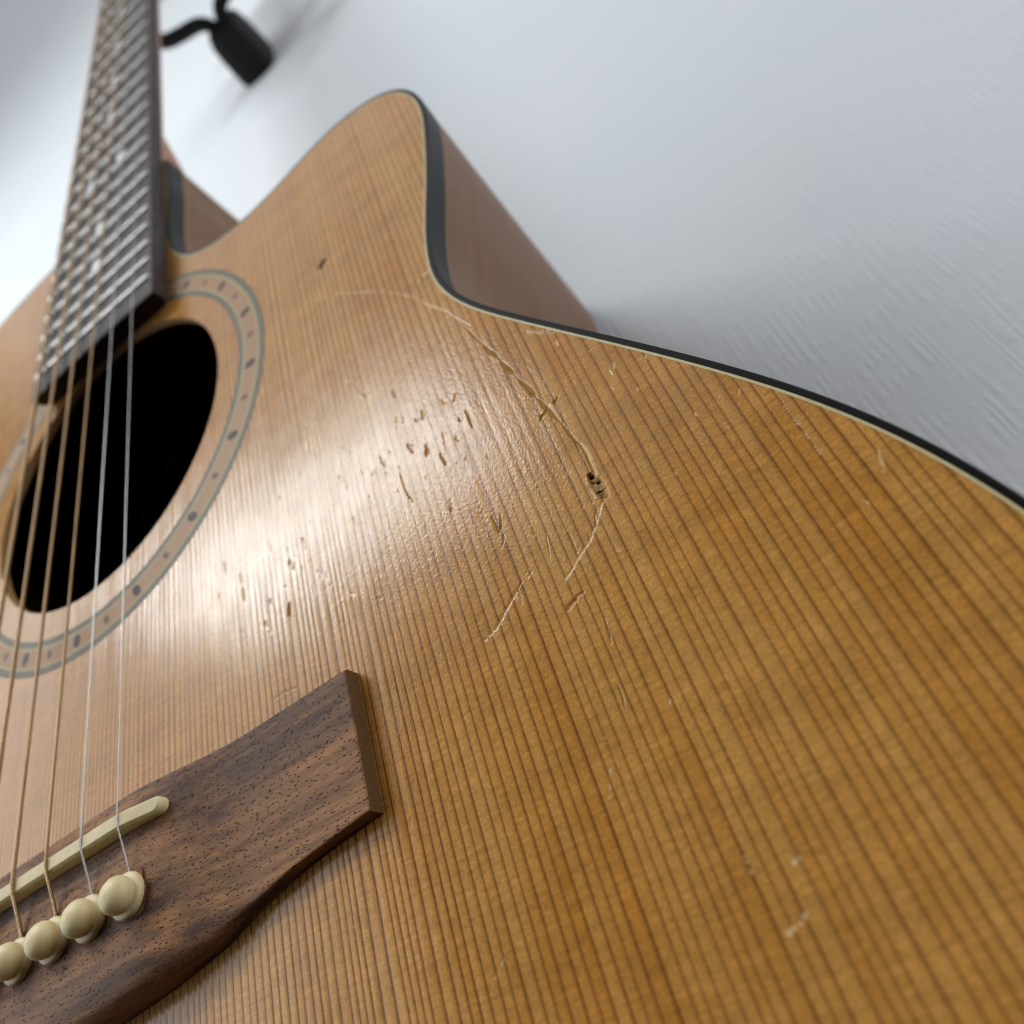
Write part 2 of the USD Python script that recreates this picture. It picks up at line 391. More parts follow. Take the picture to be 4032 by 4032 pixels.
# ---------------------------------------------------------------- traced shapes (guitar millimetres)
AXIS = -3.45                                     # centre line of the guitar
DAMAGE=[('p',0.05,[(79.05,-5.98,0.06),(83.85,-9.57,0.12),(90.5,-14.22,0.16),(96.56,-19.95,0.22),(102.25,-25.69,0.2),(106.33,-31.12,0.15),(109.66,-35.98,0.25),(112.4,-41.16,0.2)]),
('p',0.1,[(111.86,-40.98,0.3),(113.24,-43.72,0.45),(114.17,-45.2,0.15),(116.23,-48.6,0.45),(117.27,-51.4,0.18),(118.42,-54.28,0.4),(120.03,-57.81,0.2)]),
('g',0.3,[(118.8,-56.72,0.12),(119.58,-59.38,0.35),(120.23,-62.33,0.45),(120.85,-64.19,0.14),(121.18,-65.3,0.15),(121.5,-66.94,0.6),(122.0,-68.52,0.85),(122.62,-70.2,0.95),(123.04,-71.46,0.3),(123.19,-72.46,0.12),(123.44,-74.17,0.65),(123.98,-75.93,0.95),(124.44,-77.39,0.8),(124.71,-78.45,0.13),(124.92,-79.66,0.13),(125.32,-81.23,0.6),(125.78,-83.03,0.85),(126.22,-84.79,1.05),(126.54,-86.04,0.9),(126.74,-87.17,0.2)]),
('g',0.35,[(126.8,-87.42,0.2),(127.17,-88.88,0.65),(127.48,-90.46,0.85),(127.9,-92.11,0.9),(128.31,-93.74,0.7),(128.72,-95.34,0.3),(129.01,-96.47,0.15),(129.19,-97.85,0.5),(129.42,-99.43,0.6),(129.65,-100.99,0.45),(130.2,-102.79,0.45)]),
('g',0.35,[(130.31,-102.97,0.3),(130.42,-104.35,0.38),(130.49,-105.79,0.42),(130.47,-107.04,0.38),(130.42,-108.35,0.36),(130.37,-109.64,0.34),(130.31,-110.73,0.3)]),
('p',-0.16,[(130.82,-103.18,0.2),(131.04,-104.46,0.4),(131.05,-105.84,0.5),(131.05,-107.02,0.55),(130.97,-108.4,0.5),(130.91,-109.69,0.45),(130.86,-110.96,0.35)]),
('d',0.3,[(125.52,-92.83,0.2),(126.28,-92.01,0.4),(127.06,-91.94,0.5),(127.44,-91.35,0.3)]),
('d',0.3,[(129.33,-91.13,0.4),(129.88,-90.87,0.35),(130.54,-90.33,0.2)]),
('p',-0.1,[(128.77,-90.64,0.2),(128.79,-92.51,0.4),(128.98,-94.3,0.35),(129.17,-96.07,0.3)]),
('p',-0.15,[(128.81,-110.06,0.15),(128.76,-110.96,0.3),(128.78,-112.08,0.25),(128.89,-113.36,0.3),(128.97,-114.87,0.2)]),
('p',-0.15,[(130.98,-111.62,0.2),(131.14,-112.57,0.3),(131.26,-113.58,0.25),(131.15,-114.4,0.3),(130.95,-115.79,0.25)]),
('p',0.08,[(129.71,-116.04,0.25),(128.95,-116.72,0.3),(128.19,-117.77,0.2),(126.98,-119.16,0.18),(126.11,-120.1,0.22),(124.79,-121.4,0.3),(123.17,-122.31,0.3),(121.54,-123.22,0.25),(120.17,-124.29,0.2),(118.72,-124.97,0.3),(118.17,-125.59,0.15)]),
('d',0.15,[(128.11,-116.92,0.2),(127.58,-117.42,0.4),(127.09,-118.03,0.15)]),
('d',0.2,[(127.31,-118.01,0.2),(126.91,-118.94,0.3),(126.75,-119.69,0.15)]),
('d',0.15,[(125.04,-120.04,0.15),(124.84,-121.09,0.35),(124.62,-121.45,0.2)]),
('d',0.25,[(109.97,-105.3,0.15),(110.06,-106.89,0.4),(110.2,-108.31,0.5),(110.2,-109.33,0.25)]),
('d',0.25,[(111.61,-106.19,0.15),(111.33,-107.6,0.35),(110.97,-108.66,0.4),(110.18,-109.41,0.3)]),
('d',0.15,[(110.98,-110.15,0.1),(110.67,-111.4,0.3),(109.9,-112.5,0.15)]),
('d',0.2,[(118.21,-115.42,0.08),(117.91,-117.4,0.18),(117.47,-119.51,0.1)]),
('d',0.15,[(121.33,-115.37,0.08),(121.33,-116.6,0.15),(121.31,-117.47,0.08)]),
('d',0.15,[(122.11,-117.49,0.1),(122.07,-119.19,0.22),(122.13,-120.6,0.18),(122.15,-122.12,0.1)]),
('d',0.22,[(111.33,-120.9,0.1),(110.22,-121.69,0.18),(109.43,-122.27,0.3),(108.67,-122.54,0.4),(107.89,-123.2,0.3),(106.53,-124.15,0.25),(105.49,-124.97,0.3),(104.39,-125.76,0.35),(103.73,-126.24,0.25),(102.54,-126.56,0.2),(101.07,-126.97,0.12)]),
('p',0.04,[(108.92,-122.53,0.15),(109.32,-123.27,0.25),(109.75,-124.35,0.15)]),
('d',0.2,[(109.94,-122.01,0.2),(109.94,-123.82,0.25),(109.71,-125.13,0.15)]),
('p',-0.03,[(107.95,-123.4,0.1),(107.21,-124.57,0.15),(105.79,-125.31,0.1)]),
('p',0.08,[(113.53,-120.31,0.15),(112.83,-120.86,0.2),(112.28,-121.01,0.1)]),
('d',0.1,[(113.67,-119.04,0.1),(112.9,-119.56,0.15),(112.2,-120.12,0.1)]),
('d',0.3,[(120.51,-129.12,0.15),(119.83,-128.93,0.3),(119.05,-128.99,0.4),(118.84,-129.48,0.35),(118.03,-129.6,0.55),(117.32,-129.86,0.7),(116.85,-130.26,0.4)]),
('p',-0.08,[(118.58,-129.94,0.2),(117.63,-130.59,0.35),(116.93,-130.62,0.2)]),
('d',0.12,[(127.89,-123.18,0.2),(128.02,-123.93,0.2),(128.03,-124.43,0.2)]),
('p',0.1,[(128.2,-124.55,0.15),(128.22,-125.54,0.15),(128.57,-126.1,0.15)]),
('d',0.3,[(121.95,-134.85,0.1),(121.71,-136.16,0.25),(121.58,-137.53,0.4),(121.34,-139.09,0.15)]),
('d',0.3,[(119.72,-145.13,0.1),(119.68,-146.59,0.25),(119.58,-147.83,0.28),(119.36,-149.04,0.1)]),
('p',0.05,[(114.72,-154.86,0.06),(113.89,-156.14,0.12),(113.44,-157.29,0.08)]),
('d',0.08,[(113.43,-157.38,0.06),(113.52,-158.0,0.15)]),
('e',0.3,[(97.86,-58.62,0.15),(97.72,-60.11,0.35),(97.68,-61.81,0.2)]),
('e',0.2,[(96.86,-67.08,0.2),(96.55,-68.72,0.2)]),
('e',0.2,[(98.24,-68.25,0.2),(98.11,-70.03,0.2)]),
('e',0.25,[(103.26,-70.02,0.1),(103.1,-71.76,0.45),(102.62,-72.71,0.5)]),
('e',0.15,[(101.04,-71.38,0.5),(101.34,-72.25,0.7)]),
('e',0.4,[(112.26,-78.49,0.15),(112.46,-80.21,0.35),(112.36,-81.77,0.4),(112.5,-83.51,0.2)]),
('e',0.35,[(97.55,-76.53,0.2),(97.95,-78.03,0.45),(98.29,-79.7,0.2)]),
('e',0.4,[(101.62,-79.69,0.1),(101.56,-81.04,0.6),(101.29,-81.98,0.7),(101.11,-82.63,0.4)]),
('e',0.3,[(104.03,-84.61,0.3),(104.31,-86.06,0.6),(104.58,-87.72,0.4)]),
('n',0.25,[(90.62,-74.69,0.4),(90.79,-76.25,0.6),(91.02,-77.6,0.4)]),
('e',0.3,[(94.2,-80.31,0.12),(94.12,-83.66,0.2),(94.23,-86.85,0.28),(94.67,-89.13,0.25),(95.19,-91.01,0.12)]),
('e',0.3,[(103.02,-96.32,0.15),(103.0,-97.33,0.3),(102.83,-98.21,0.25),(102.42,-98.93,0.12)]),
('n',0.2,[(106.12,-79.61,0.1),(105.86,-82.2,0.2),(105.75,-85.3,0.1)]),
('n',0.25,[(111.63,-72.69,0.3),(110.83,-73.96,0.4)]),
('n',0.2,[(108.5,-71.93,0.5),(108.83,-72.96,0.5)]),
('e',0.2,[(110.44,-79.21,0.3),(110.53,-80.23,0.5)]),
('n',0.2,[(108.55,-83.36,0.5),(108.68,-84.26,0.5)]),
('e',0.15,[(105.85,-87.61,0.1),(106.33,-88.64,0.25),(106.99,-89.71,0.1)]),
('e',0.2,[(109.06,-89.48,0.2),(108.78,-90.56,0.2)]),
('e',0.15,[(109.08,-93.57,0.15),(108.78,-94.19,0.15)]),
('n',0.2,[(115.41,-78.22,0.2),(115.45,-79.93,0.2)]),
('e',0.1,[(88.06,-47.56,0.5),(88.99,-50.12,0.3),(90.8,-55.09,0.6)]),
('n',0.2,[(80.32,-74.12,0.3),(80.58,-76.2,0.3)]),
('n',0.2,[(85.64,-82.7,0.3),(85.99,-84.96,0.3)]),
('n',0.15,[(80.07,-67.35,0.2),(81.2,-72.15,0.2)]),
('d',0.35,[(60.74,-94.51,0.1),(60.46,-95.89,0.5),(60.26,-97.2,0.6)]),
('p',-0.1,[(60.3,-97.73,0.3),(60.27,-98.22,0.3)]),
('n',0.25,[(69.19,-91.63,0.2),(69.72,-92.51,0.3),(70.11,-94.13,0.2)]),
('n',0.2,[(62.51,-84.08,0.25),(62.93,-86.81,0.25)]),
('d',0.15,[(82.81,-106.26,0.2),(83.1,-107.2,0.2)]),
('n',0.15,[(60.07,-89.86,0.2),(61.55,-91.12,0.2)]),
('n',0.15,[(74.57,-99.32,0.2),(75.44,-100.88,0.2),(77.22,-102.68,0.2)]),
('n',0.15,[(67.35,-94.15,0.2),(67.64,-96.41,0.2)]),
('n',0.2,[(53.59,-95.05,0.3),(54.82,-98.42,0.3)]),
('d',0.06,[(60.25,-113.78,0.3),(55.76,-113.0,0.3),(53.74,-113.19,0.3)]),
('n',0.22,[(66.77,-81.22,0.5),(67.16,-83.54,0.5)]),
('n',0.22,[(62.13,-84.83,0.4),(62.64,-86.59,0.4),(63.6,-86.37,0.4)]),
('n',0.22,[(40.74,-80.17,0.5),(40.93,-82.04,0.5)]),
('n',0.22,[(55.67,-90.56,0.4),(55.82,-91.75,0.4)]),
('n',0.22,[(57.32,-75.67,0.4),(57.36,-77.83,0.4)]),
('n',0.22,[(43.1,-72.33,0.4),(43.26,-74.58,0.4)]),
('n',0.22,[(47.66,-78.63,0.4),(47.77,-80.78,0.4)]),
('n',0.22,[(48.2,-83.09,0.4),(48.22,-85.97,0.4)]),
('p',0.08,[(161.23,-118.87,0.05),(161.25,-121.39,0.12),(161.39,-124.13,0.1),(161.27,-127.47,0.14),(161.36,-130.35,0.06)]),
('p',0.08,[(167.68,-134.19,0.1),(167.21,-135.47,0.28),(166.79,-136.46,0.22),(166.3,-137.94,0.1)]),
('p',0.08,[(162.37,-139.96,0.2),(162.24,-140.48,0.2)]),
('p',0.08,[(157.3,-112.21,0.2),(157.09,-112.84,0.2)]),
('p',0.08,[(162.07,-128.65,0.12),(161.72,-129.6,0.12)]),
('p',0.08,[(159.07,-126.05,0.12),(158.89,-126.62,0.12)]),
('d',0.1,[(167.43,-134.49,0.08),(166.83,-135.68,0.18),(166.33,-136.59,0.1)]),
('p',0.08,[(147.97,-94.13,0.22),(147.35,-95.85,0.22)]),
('p',0.08,[(157.31,-112.22,0.18),(157.0,-112.94,0.18)]),
('p',0.08,[(142.22,-90.8,0.2),(142.22,-92.21,0.2)]),
('p',0.08,[(143.68,-99.2,0.2),(143.69,-100.09,0.2)]),
('p',0.08,[(152.7,-115.28,0.18),(152.55,-116.3,0.18),(152.7,-117.56,0.18)]),
('p',0.08,[(146.53,-118.52,0.15),(146.29,-119.06,0.15)]),
('p',0.08,[(149.69,-110.96,0.15),(149.67,-111.93,0.15)]),
('p',0.08,[(145.65,-89.78,0.15),(145.74,-90.58,0.15)]),
('p',0.08,[(139.93,-96.07,0.18),(140.04,-96.84,0.18)]),
('p',0.08,[(153.24,-103.76,0.12),(153.13,-104.3,0.12)]),
('p',0.08,[(154.19,-110.46,0.16),(154.25,-112.11,0.16)]),
('p',0.1,[(131.27,-175.72,0.35),(132.17,-175.59,0.35)]),
('p',0.1,[(127.07,-182.1,0.4),(128.05,-181.78,0.4)]),
('p',0.1,[(129.02,-181.46,0.4),(130.1,-180.85,0.4)]),
('p',0.1,[(126.19,-172.94,0.15),(126.27,-173.57,0.15)]),
('p',0.1,[(126.04,-174.53,0.2),(126.19,-175.03,0.2)]),
('p',0.1,[(86.66,-174.36,0.06),(88.18,-173.03,0.15),(89.91,-171.75,0.06)]),
('p',0.1,[(114.72,-154.73,0.05),(113.14,-157.7,0.1),(111.99,-159.7,0.05)]),
('d',0.2,[(129.14,-180.96,0.3),(129.35,-181.44,0.5)]),
('k',0.01,[(89.66,3.49,0.35),(88.44,3.3,0.75),(87.65,2.62,0.8),(87.35,1.65,0.5)]),
('p',-0.1,[(116.01,-31.93,0.4),(115.0,-31.92,0.6),(114.26,-31.66,0.3)]),
('p',-0.1,[(113.07,-32.3,0.3),(112.46,-33.02,0.4)]),
('d',0.1,[(115.28,-33.07,0.3),(113.51,-33.62,0.4),(112.05,-34.5,0.2)]),
('p',0.05,[(117.16,-41.61,0.5),(117.74,-43.55,0.4)]),
('p',0.12,[(130.52,-70.35,0.4),(132.59,-72.67,0.4),(134.9,-74.18,0.4)]),
('p',0.12,[(132.73,-73.33,0.3),(135.37,-75.42,0.3)]),
('p',0.12,[(135.0,-77.84,0.3),(134.91,-79.01,0.3)]),
('p',0.12,[(139.54,-85.16,0.25),(140.58,-85.21,0.25)]),
('p',0.12,[(142.21,-91.19,0.2),(141.96,-92.54,0.2)]),
('p',0.12,[(141.03,-92.35,0.2),(141.1,-93.76,0.2)])]
CHIP=[[129.11, -109.72], [129.72, -109.62], [130.18, -109.88], [130.28, -110.99], [130.89, -111.64], [131.11, -112.27], [131.29, -113.33], [131.32, -113.99], [130.92, -115.85], [130.38, -115.82], [129.84, -115.42], [129.34, -115.32], [129.11, -114.34], [128.95, -113.22], [128.75, -112.15], [128.82, -110.82]]
PITS=[(129.55, -110.24, 0.5), (130.26, -111.91, 0.5), (129.77, -113.74, 0.22), (130.19, -113.87, 0.2), (129.38, -113.72, 0.15), (129.75, -115.09, 0.2), (129.45, -115.04, 0.15), (129.45, -111.43, 0.25)]


RIM = [(27.4, 133.7), (27.2, 109.6), (27.3, 89.7), (28.5, 82.2), (30.6, 75.8), (33.4, 70.4), (38.0, 64.6), (43.0, 61.2), (48.0, 59.4), (54.5, 57.9),
       (61.8, 57.1), (70.6, 57.3), (79.3, 58.7), (88.0, 60.4), (96.5, 61.8), (104.8, 62.5), (111.4, 61.9), (117.4, 59.9), (122.0, 57.0), (125.7, 53.4),
       (128.6, 49.1), (130.4, 44.4), (131.3, 39.7), (131.4, 35.2), (130.9, 29.8), (130.1, 24.7), (128.9, 18.5), (127.5, 12.5), (125.8, 5.8), (124.2, 0.4),
       (121.9, -7.4), (120.2, -13.3), (118.9, -18.4), (117.8, -23.0), (117.1, -27.2), (116.8, -31.0), (116.8, -34.7), (117.1, -38.3), (117.8, -42.0),
       (118.9, -45.7), (120.5, -49.7), (122.3, -53.3), (124.6, -57.2), (129.3, -64.6), (133.2, -70.5), (136.5, -75.4), (140.2, -80.9), (143.8, -86.2),
       (147.0, -91.1), (150.8, -97.2), (153.6, -102.0), (156.8, -107.4), (158.3, -109.8), (161.5, -115.0), (164.3, -120.1), (166.8, -125.3), (169.0, -130.1),
       (170.6, -134.0), (174.6, -145.5), (177.6, -158), (179.3, -172), (179.4, -189), (176.0, -213), (168.0, -240), (152.0, -267), (128.0, -289), (98.0, -303),
       (60.0, -311), (20, -314), (AXIS, -314.5)]
LOW = [(x, y) for x, y in RIM if y < -31]
BASS = [(2 * AXIS - x, y) for x, y in LOW[::-1] if x != AXIS] + [(-123.4, -22), (-125.5, -5), (-129.5, 15), (-133.5, 42), (-134.0, 72), (-129, 100), (-116, 123), (-95, 139), (-66, 147), (-40, 149.4), (-33, 149.6)]
rim = curve(RIM + BASS, 2200, s=4.0)
rim = np.vstack([[25.3, 149.6], [27.4, 147.0], rim])
rim_poly = Polygon(rim).buffer(0)


def ring_at(offset, n=2600):
    """The outline moved outwards, evenly sampled, anticlockwise from the neck joint."""
    g = rim_poly.buffer(offset, quad_segs=16, join_style=1)
    c = np.array(g.exterior.coords)[:-1]
    if Polygon(c).exterior.is_ccw:
        c = c[::-1]
    k = np.argmin(np.hypot(c[:, 0] - AXIS, c[:, 1] - 150)); c = np.roll(c, -k, 0); c = np.vstack([c, c[:1]])
    L = np.concatenate([[0], np.cumsum(np.linalg.norm(np.diff(c, axis=0), axis=1))])
    at = np.linspace(0, L[-1], n, endpoint=False)
    return np.stack([np.interp(at, L, c[:, 0]), np.interp(at, L, c[:, 1])], 1)


def outward(ring):
    t = np.roll(ring, -1, 0) - np.roll(ring, 1, 0); t /= np.linalg.norm(t, axis=1, keepdims=True)
    n = np.stack([-t[:, 1], t[:, 0]], 1)
    return n if Polygon(ring + n * 0.1).area > Polygon(ring).area else -n


def lift(ring, z):
    return np.column_stack([ring, np.full(len(ring), z)])


# ---------------------------------------------------------------- the wall
def upright(x, at=(0, 0, 0)):
    """Places a prim so that its local guitar axes stand upright in the room."""
    t = to_world(at)
    x = UsdGeom.Xformable(x)
    x.AddTranslateOp().Set(Gf.Vec3d(*t)); x.AddRotateXOp().Set(90.0)


WALL_Z = -110.0
wall_path = obj('wall', box(-6000, 4000, -1400, 5000, WALL_Z - 40, WALL_Z), M_WALL)
upright(stage.GetPrimAtPath(wall_path))
tag(stage.GetPrimAtPath(wall_path), 'white wall with fine upright ribs behind the guitar', 'wall', kind='structure')

# ---------------------------------------------------------------- the guitar
guitar = UsdGeom.Xform.Define(stage, '/World/guitar')
upright(guitar)
tag(guitar.GetPrim(), 'blond cutaway acoustic guitar with scratched soundboard hanging before the white wall', 'guitar')
G = '/World/guitar'

# soundboard: a fine sheet whose dents and scratches are pressed into it
HOLE_R = 50.0
rng = np.random.default_rng(7)
edge = ring_at(-0.45, 3600)
top_poly = Polygon(edge)
hole = np.column_stack([AXIS + HOLE_R * np.cos(np.linspace(0, 2 * np.pi, 720, endpoint=False)), HOLE_R * np.sin(np.linspace(0, 2 * np.pi, 720, endpoint=False))])


def lattice(x0, x1, y0, y1, s, outside=None):
    X, Y = np.meshgrid(np.arange(x0, x1, s), np.arange(y0, y1, s))
    X = X + (np.arange(X.shape[0]) % 2)[:, None] * s / 2
    P = np.column_stack([X.ravel(), Y.ravel()]) + rng.uniform(-0.08, 0.08, (X.size, 2)) * s
    if outside is not None:
        for (a, b, c, d) in outside:
            P = P[~((P[:, 0] > a) & (P[:, 0] < b) & (P[:, 1] > c) & (P[:, 1] < d))]
    room = top_poly.difference(Point(AXIS, 0).buffer(HOLE_R, 90)).buffer(-min(0.6 * s + 0.15, 1.2))
    prepare(room)
    return P[contains_xy(room, P[:, 0], P[:, 1])]


FINEST, FINE, NEAR, KNOT = (110, 142, -150, -50), (40, 172, -188, 8), (-64, 190, -215, 70), (76, 96, 8, 32)
pts = np.vstack([edge, hole, lattice(*FINEST, 0.19), lattice(*FINE, 0.32, [FINEST]), lattice(*KNOT, 0.35), lattice(*NEAR, 1.3, [FINE, KNOT]), lattice(-200, 200, -330, 160, 6.0, [NEAR])])
tri = Delaunay(pts).simplices
cen = pts[tri].mean(1)
prepare(top_poly)
keep = contains_xy(top_poly, cen[:, 0], cen[:, 1]) & (np.hypot(cen[:, 0] - AXIS, cen[:, 1]) > HOLE_R * 0.99995)
tri = tri[keep]
ar = np.cross(pts[tri[:, 1]] - pts[tri[:, 0]], pts[tri[:, 2]] - pts[tri[:, 0]])
tri[ar < 0] = tri[ar < 0][:, ::-1]
tri = tri[np.abs(ar) > 1e-7]
z = np.zeros(len(pts)); wear = np.zeros((len(pts), 3))
W_SCALE = {'g': 0.68, 'd': 0.72, 'e': 0.52, 'p': 0.8, 'n': 0.8, 'k': 1.7}


def press(kind, depth, path):
    """A mark on the sheet: g gouge to bare wood, d dark dent, e lacquered dent, p pale fray, n plain dent, k knot."""
    P = np.array([q[:2] for q in path]); w = np.array([q[2] for q in path]) * W_SCALE[kind]
    m = w.max() + 0.5
    ids = np.nonzero((pts[:, 0] > P[:, 0].min() - m) & (pts[:, 0] < P[:, 0].max() + m) & (pts[:, 1] > P[:, 1].min() - m) & (pts[:, 1] < P[:, 1].max() + m))[0]
    if not len(ids):
        return
    Q = pts[ids]
    jag = (meshkit.noise(np.column_stack([Q * 2.6, np.zeros(len(Q))]), 3) - 0.5) * 0.5
    best, bw = np.full(len(Q), 1e9), np.ones(len(Q))
    for a, b, wa, wb in zip(P[:-1], P[1:], w[:-1], w[1:]):
        ab = b - a
        t = np.clip(((Q - a) @ ab) / max(ab @ ab, 1e-9), 0, 1)
        ww = wa + (wb - wa) * t
        d = np.linalg.norm(Q - a - t[:, None] * ab, axis=1)
        better = d / ww < best / bw
        best[better], bw[better] = d[better], ww[better]
    s = np.clip(1 - (best / bw + jag * 0.6) ** 2, 0, 1)
    soft = np.clip(s * 1.8, 0, 1)
    if kind == 'p':                               # frayed lacquer breaks up along its length
        soft *= np.clip((meshkit.noise(np.column_stack([Q * 1.5, np.full(len(Q), 4.0)]), 12) - 0.25) * 3.0, 0.12, 1)
    z[ids] -= depth * {'n': 0.4, 'g': 0.35}.get(kind, 0.65) * s ** 0.8
    if kind in 'gde':
        z[ids] += 0.008 * np.exp(-((best - bw) / 0.16) ** 2)
    ch = {'g': 0, 'd': 0, 'e': 0, 'p': 1, 'k': 2}.get(kind)
    if ch is not None:
        gain = {'e': 0.38, 'g': 0.9, 'd': 0.7, 'p': 0.72, 'k': 0.95}[kind]
        wear[ids, ch] = np.maximum(wear[ids, ch], soft * gain)


for kind, depth, path in DAMAGE:
    press(kind, depth, path)
for k in range(700):                              # small dings where the plectrum and the nails fall
    cx_, cy_ = rng.normal(82, 24), rng.normal(-66, 26)
    if not (44 < cx_ < 150 and -150 < cy_ < 5):
        continue
    L_, a_ = rng.uniform(0.3, 1.8), rng.normal(math.pi / 2, 0.35)
    dx, dy = L_ * math.cos(a_) / 2, L_ * math.sin(a_) / 2
    w_ = rng.uniform(0.10, 0.30)
    press('n', rng.uniform(0.015, 0.06), [(cx_ - dx, cy_ - dy, w_ * 0.5), (cx_, cy_, w_), (cx_ + dx, cy_ + dy, w_ * 0.5)])
for k in range(70):                               # a scatter of short dark pick marks
    cx_, cy_ = rng.normal(88, 20), rng.normal(-70, 17)
    L_, a_ = rng.uniform(0.5, 1.7), rng.normal(math.pi / 2 + 0.1, 0.25)
    dx, dy = L_ * math.cos(a_) / 2, L_ * math.sin(a_) / 2
    press('e', rng.uniform(0.08, 0.2), [(cx_ - dx, cy_ - dy, 0.08), (cx_, cy_, rng.uniform(0.14, 0.3)), (cx_ + dx, cy_ + dy, 0.08)])
for k in range(130):                              # pale flecks where the lacquer is nicked
    cx_, cy_ = rng.uniform(60, 172), rng.uniform(-180, 0)
    L_, a_ = rng.uniform(0.15, 1.0), rng.normal(math.pi / 2, 0.5)
    dx, dy = L_ * math.cos(a_) / 2, L_ * math.sin(a_) / 2
    press('p', 0.03, [(cx_ - dx, cy_ - dy, 0.05), (cx_, cy_, rng.uniform(0.06, 0.12)), (cx_ + dx, cy_ + dy, 0.05)])
# the chip at the end of the long scratch
chip = Polygon(CHIP).buffer(0.05)
near = np.nonzero((np.abs(pts[:, 0] - np.mean([c[0] for c in CHIP])) < 5) & (np.abs(pts[:, 1] - np.mean([c[1] for c in CHIP])) < 5))[0]
prepare(chip)
ins = near[contains_xy(chip, pts[near, 0], pts[near, 1])]
bd = np.array([chip.exterior.distance(Point(*p)) for p in pts[ins]])
z[ins] = -0.45 * np.clip(bd / 0.25, 0, 1) - 0.25 * meshkit.noise(np.column_stack([pts[ins, 0] * 1.2, pts[ins, 1] * 3.5, np.zeros(len(ins))]), 5)
wear[ins] = [0.72, 0, 0]
wear[ins, 1] = 0.35 * meshkit.noise(np.column_stack([pts[ins, 0] * 1.0, pts[ins, 1] * 3.0, np.zeros(len(ins))]), 8)
for px, py, r in PITS:
    d = np.hypot((pts[near, 0] - px), (pts[near, 1] - py) * 1.3)
    s = np.clip(1 - (d / r) ** 2, 0, 1)
    z[near] -= 0.5 * s
    wear[near, 2] = np.maximum(wear[near, 2], 0.9 * np.clip(s * 2, 0, 1))
wear[:, 0] = np.clip(wear[:, 0] - 0.6 * wear[:, 1], 0, 1)
board = obj('soundboard', trimesh.Trimesh(np.column_stack([pts, z]), tri, process=False), M_TOP, G, smooth=True, label='scratched and dented spruce soundboard with a dark knot')
UsdGeom.PrimvarsAPI(stage.GetPrimAtPath(board)).CreatePrimvar('wear', Sdf.ValueTypeNames.Color3fArray, 'vertex').Set([Gf.Vec3f(*map(float, c)) for c in wear])

a = np.linspace(0, 2 * np.pi, 360, endpoint=False)
circle = lambda r, zz: np.column_stack([AXIS + r * np.cos(a), r * np.sin(a), np.full(360, zz)])
obj('sound_hole_edge', loft([circle(HOLE_R + 0.02, 0.01), circle(HOLE_R - 0.12, -0.15), circle(HOLE_R - 0.12, -2.7), circle(HOLE_R + 6, -2.7)]), M_ENDWOOD, G, smooth=40)

# purfling, binding, side, back
c0 = ring_at(0.0); nrm = outward(c0)
at = lambda off, zz: lift(c0 + nrm * off, zz)
obj('purfling', loft([at(-0.47, -0.8), at(-0.46, 0.03), at(0.0, 0.04), at(0.0, -0.8)]), M_CREAM, G, smooth=35)
obj('binding', loft([at(0.0, -1.5), at(0.0, 0.03), at(1.0, 0.03), at(1.25, -0.06), at(1.42, -0.30), at(1.46, -0.7), at(1.46, -6.6), at(0.6, -6.6)]), M_BLACK, G, smooth=35)
DEPTH = -103.0
obj('side', loft([at(1.38, -6.4), at(1.5, -30), at(1.8, -60), at(2.6, DEPTH)]), M_SIDE, G, smooth=40)
b0 = at(2.6, DEPTH)[::4, :2]
mid = np.array([AXIS, -90.0])
obj('back', loft([lift(mid + (b0 - mid) * s, DEPTH - 6.5 * (1 - s ** 2)) for s in (1.0, 0.93, 0.82, 0.66, 0.48, 0.3, 0.14, 0.02)]), M_SIDE, G, smooth=40)
obj('neck_block', box(-36, 26, 118, 147, -97, -3), M_INSIDE, G)

# rosette: nine rings and a chain of inlays round the sound hole
ros = UsdGeom.Xform.Define(stage, G + '/rosette').GetPath()
for r0, r1, m in ((58.3, 59.15, M_RING_DARK), (59.15, 59.35, M_RING_CREAM), (59.35, 60.1, M_RING_DARK), (60.1, 60.7, M_RING_CREAM), (60.7, 65.8, M_RING_TAN), (65.8, 66.4, M_RING_CREAM), (66.4, 67.2, M_RING_DARK), (67.2, 67.4, M_RING_CREAM), (67.4, 68.3, M_RING_DARK)):
    obj('rosette_ring', loft([circle(r0, 0.0), circle(r0, 0.05), circle(r1, 0.05), circle(r1, 0.0)]), m, str(ros))
for k in range(34):
    big = k % 2 == 0
    t = math.radians(9.44 - k * 360 / 34)
    c = np.array([AXIS + 63.1 * math.cos(t), 63.1 * math.sin(t)])
    if c[1] > 44 and abs(c[0] - AXIS) < 33:
        continue
    er, et = np.array([math.cos(t), math.sin(t)]), np.array([-math.sin(t), math.cos(t)])
    u = np.linspace(0, 2 * np.pi, 24, endpoint=False)
    ra, rb = (1.9, 1.35) if big else (1.15, 0.85)
    shp = [c + ra * math.copysign(abs(math.cos(v)) ** 0.85, math.cos(v)) * er + rb * math.copysign(abs(math.sin(v)) ** 0.85, math.sin(v)) * et + 0.25 * ra * math.sin(v) * er for v in u]
    shp = np.array(shp)
    obj('rosette_inlay' if big else 'small_rosette_inlay', loft([lift(shp, 0.04), lift(shp, 0.075), lift(c + (shp - c) * 0.05, 0.075)]), M_DOT if big else M_DOT2, str(ros))

# bridge
HALF = 77.85


def smooth01(v):
    v = np.clip(v, 0, 1); return v * v * (3 - 2 * v)


def bridge_height(t):
    return 3.4 + 4.6 * smooth01((52 - t) / 27)


def bridge_low(t):
    return np.interp(t, [0, 10, 18, 28, 41, 50, 59.5, 70, HALF], [-156.3, -156.0, -155.4, -154.5, -152.3, -149.3, -147.1, -145.8, -145.0])


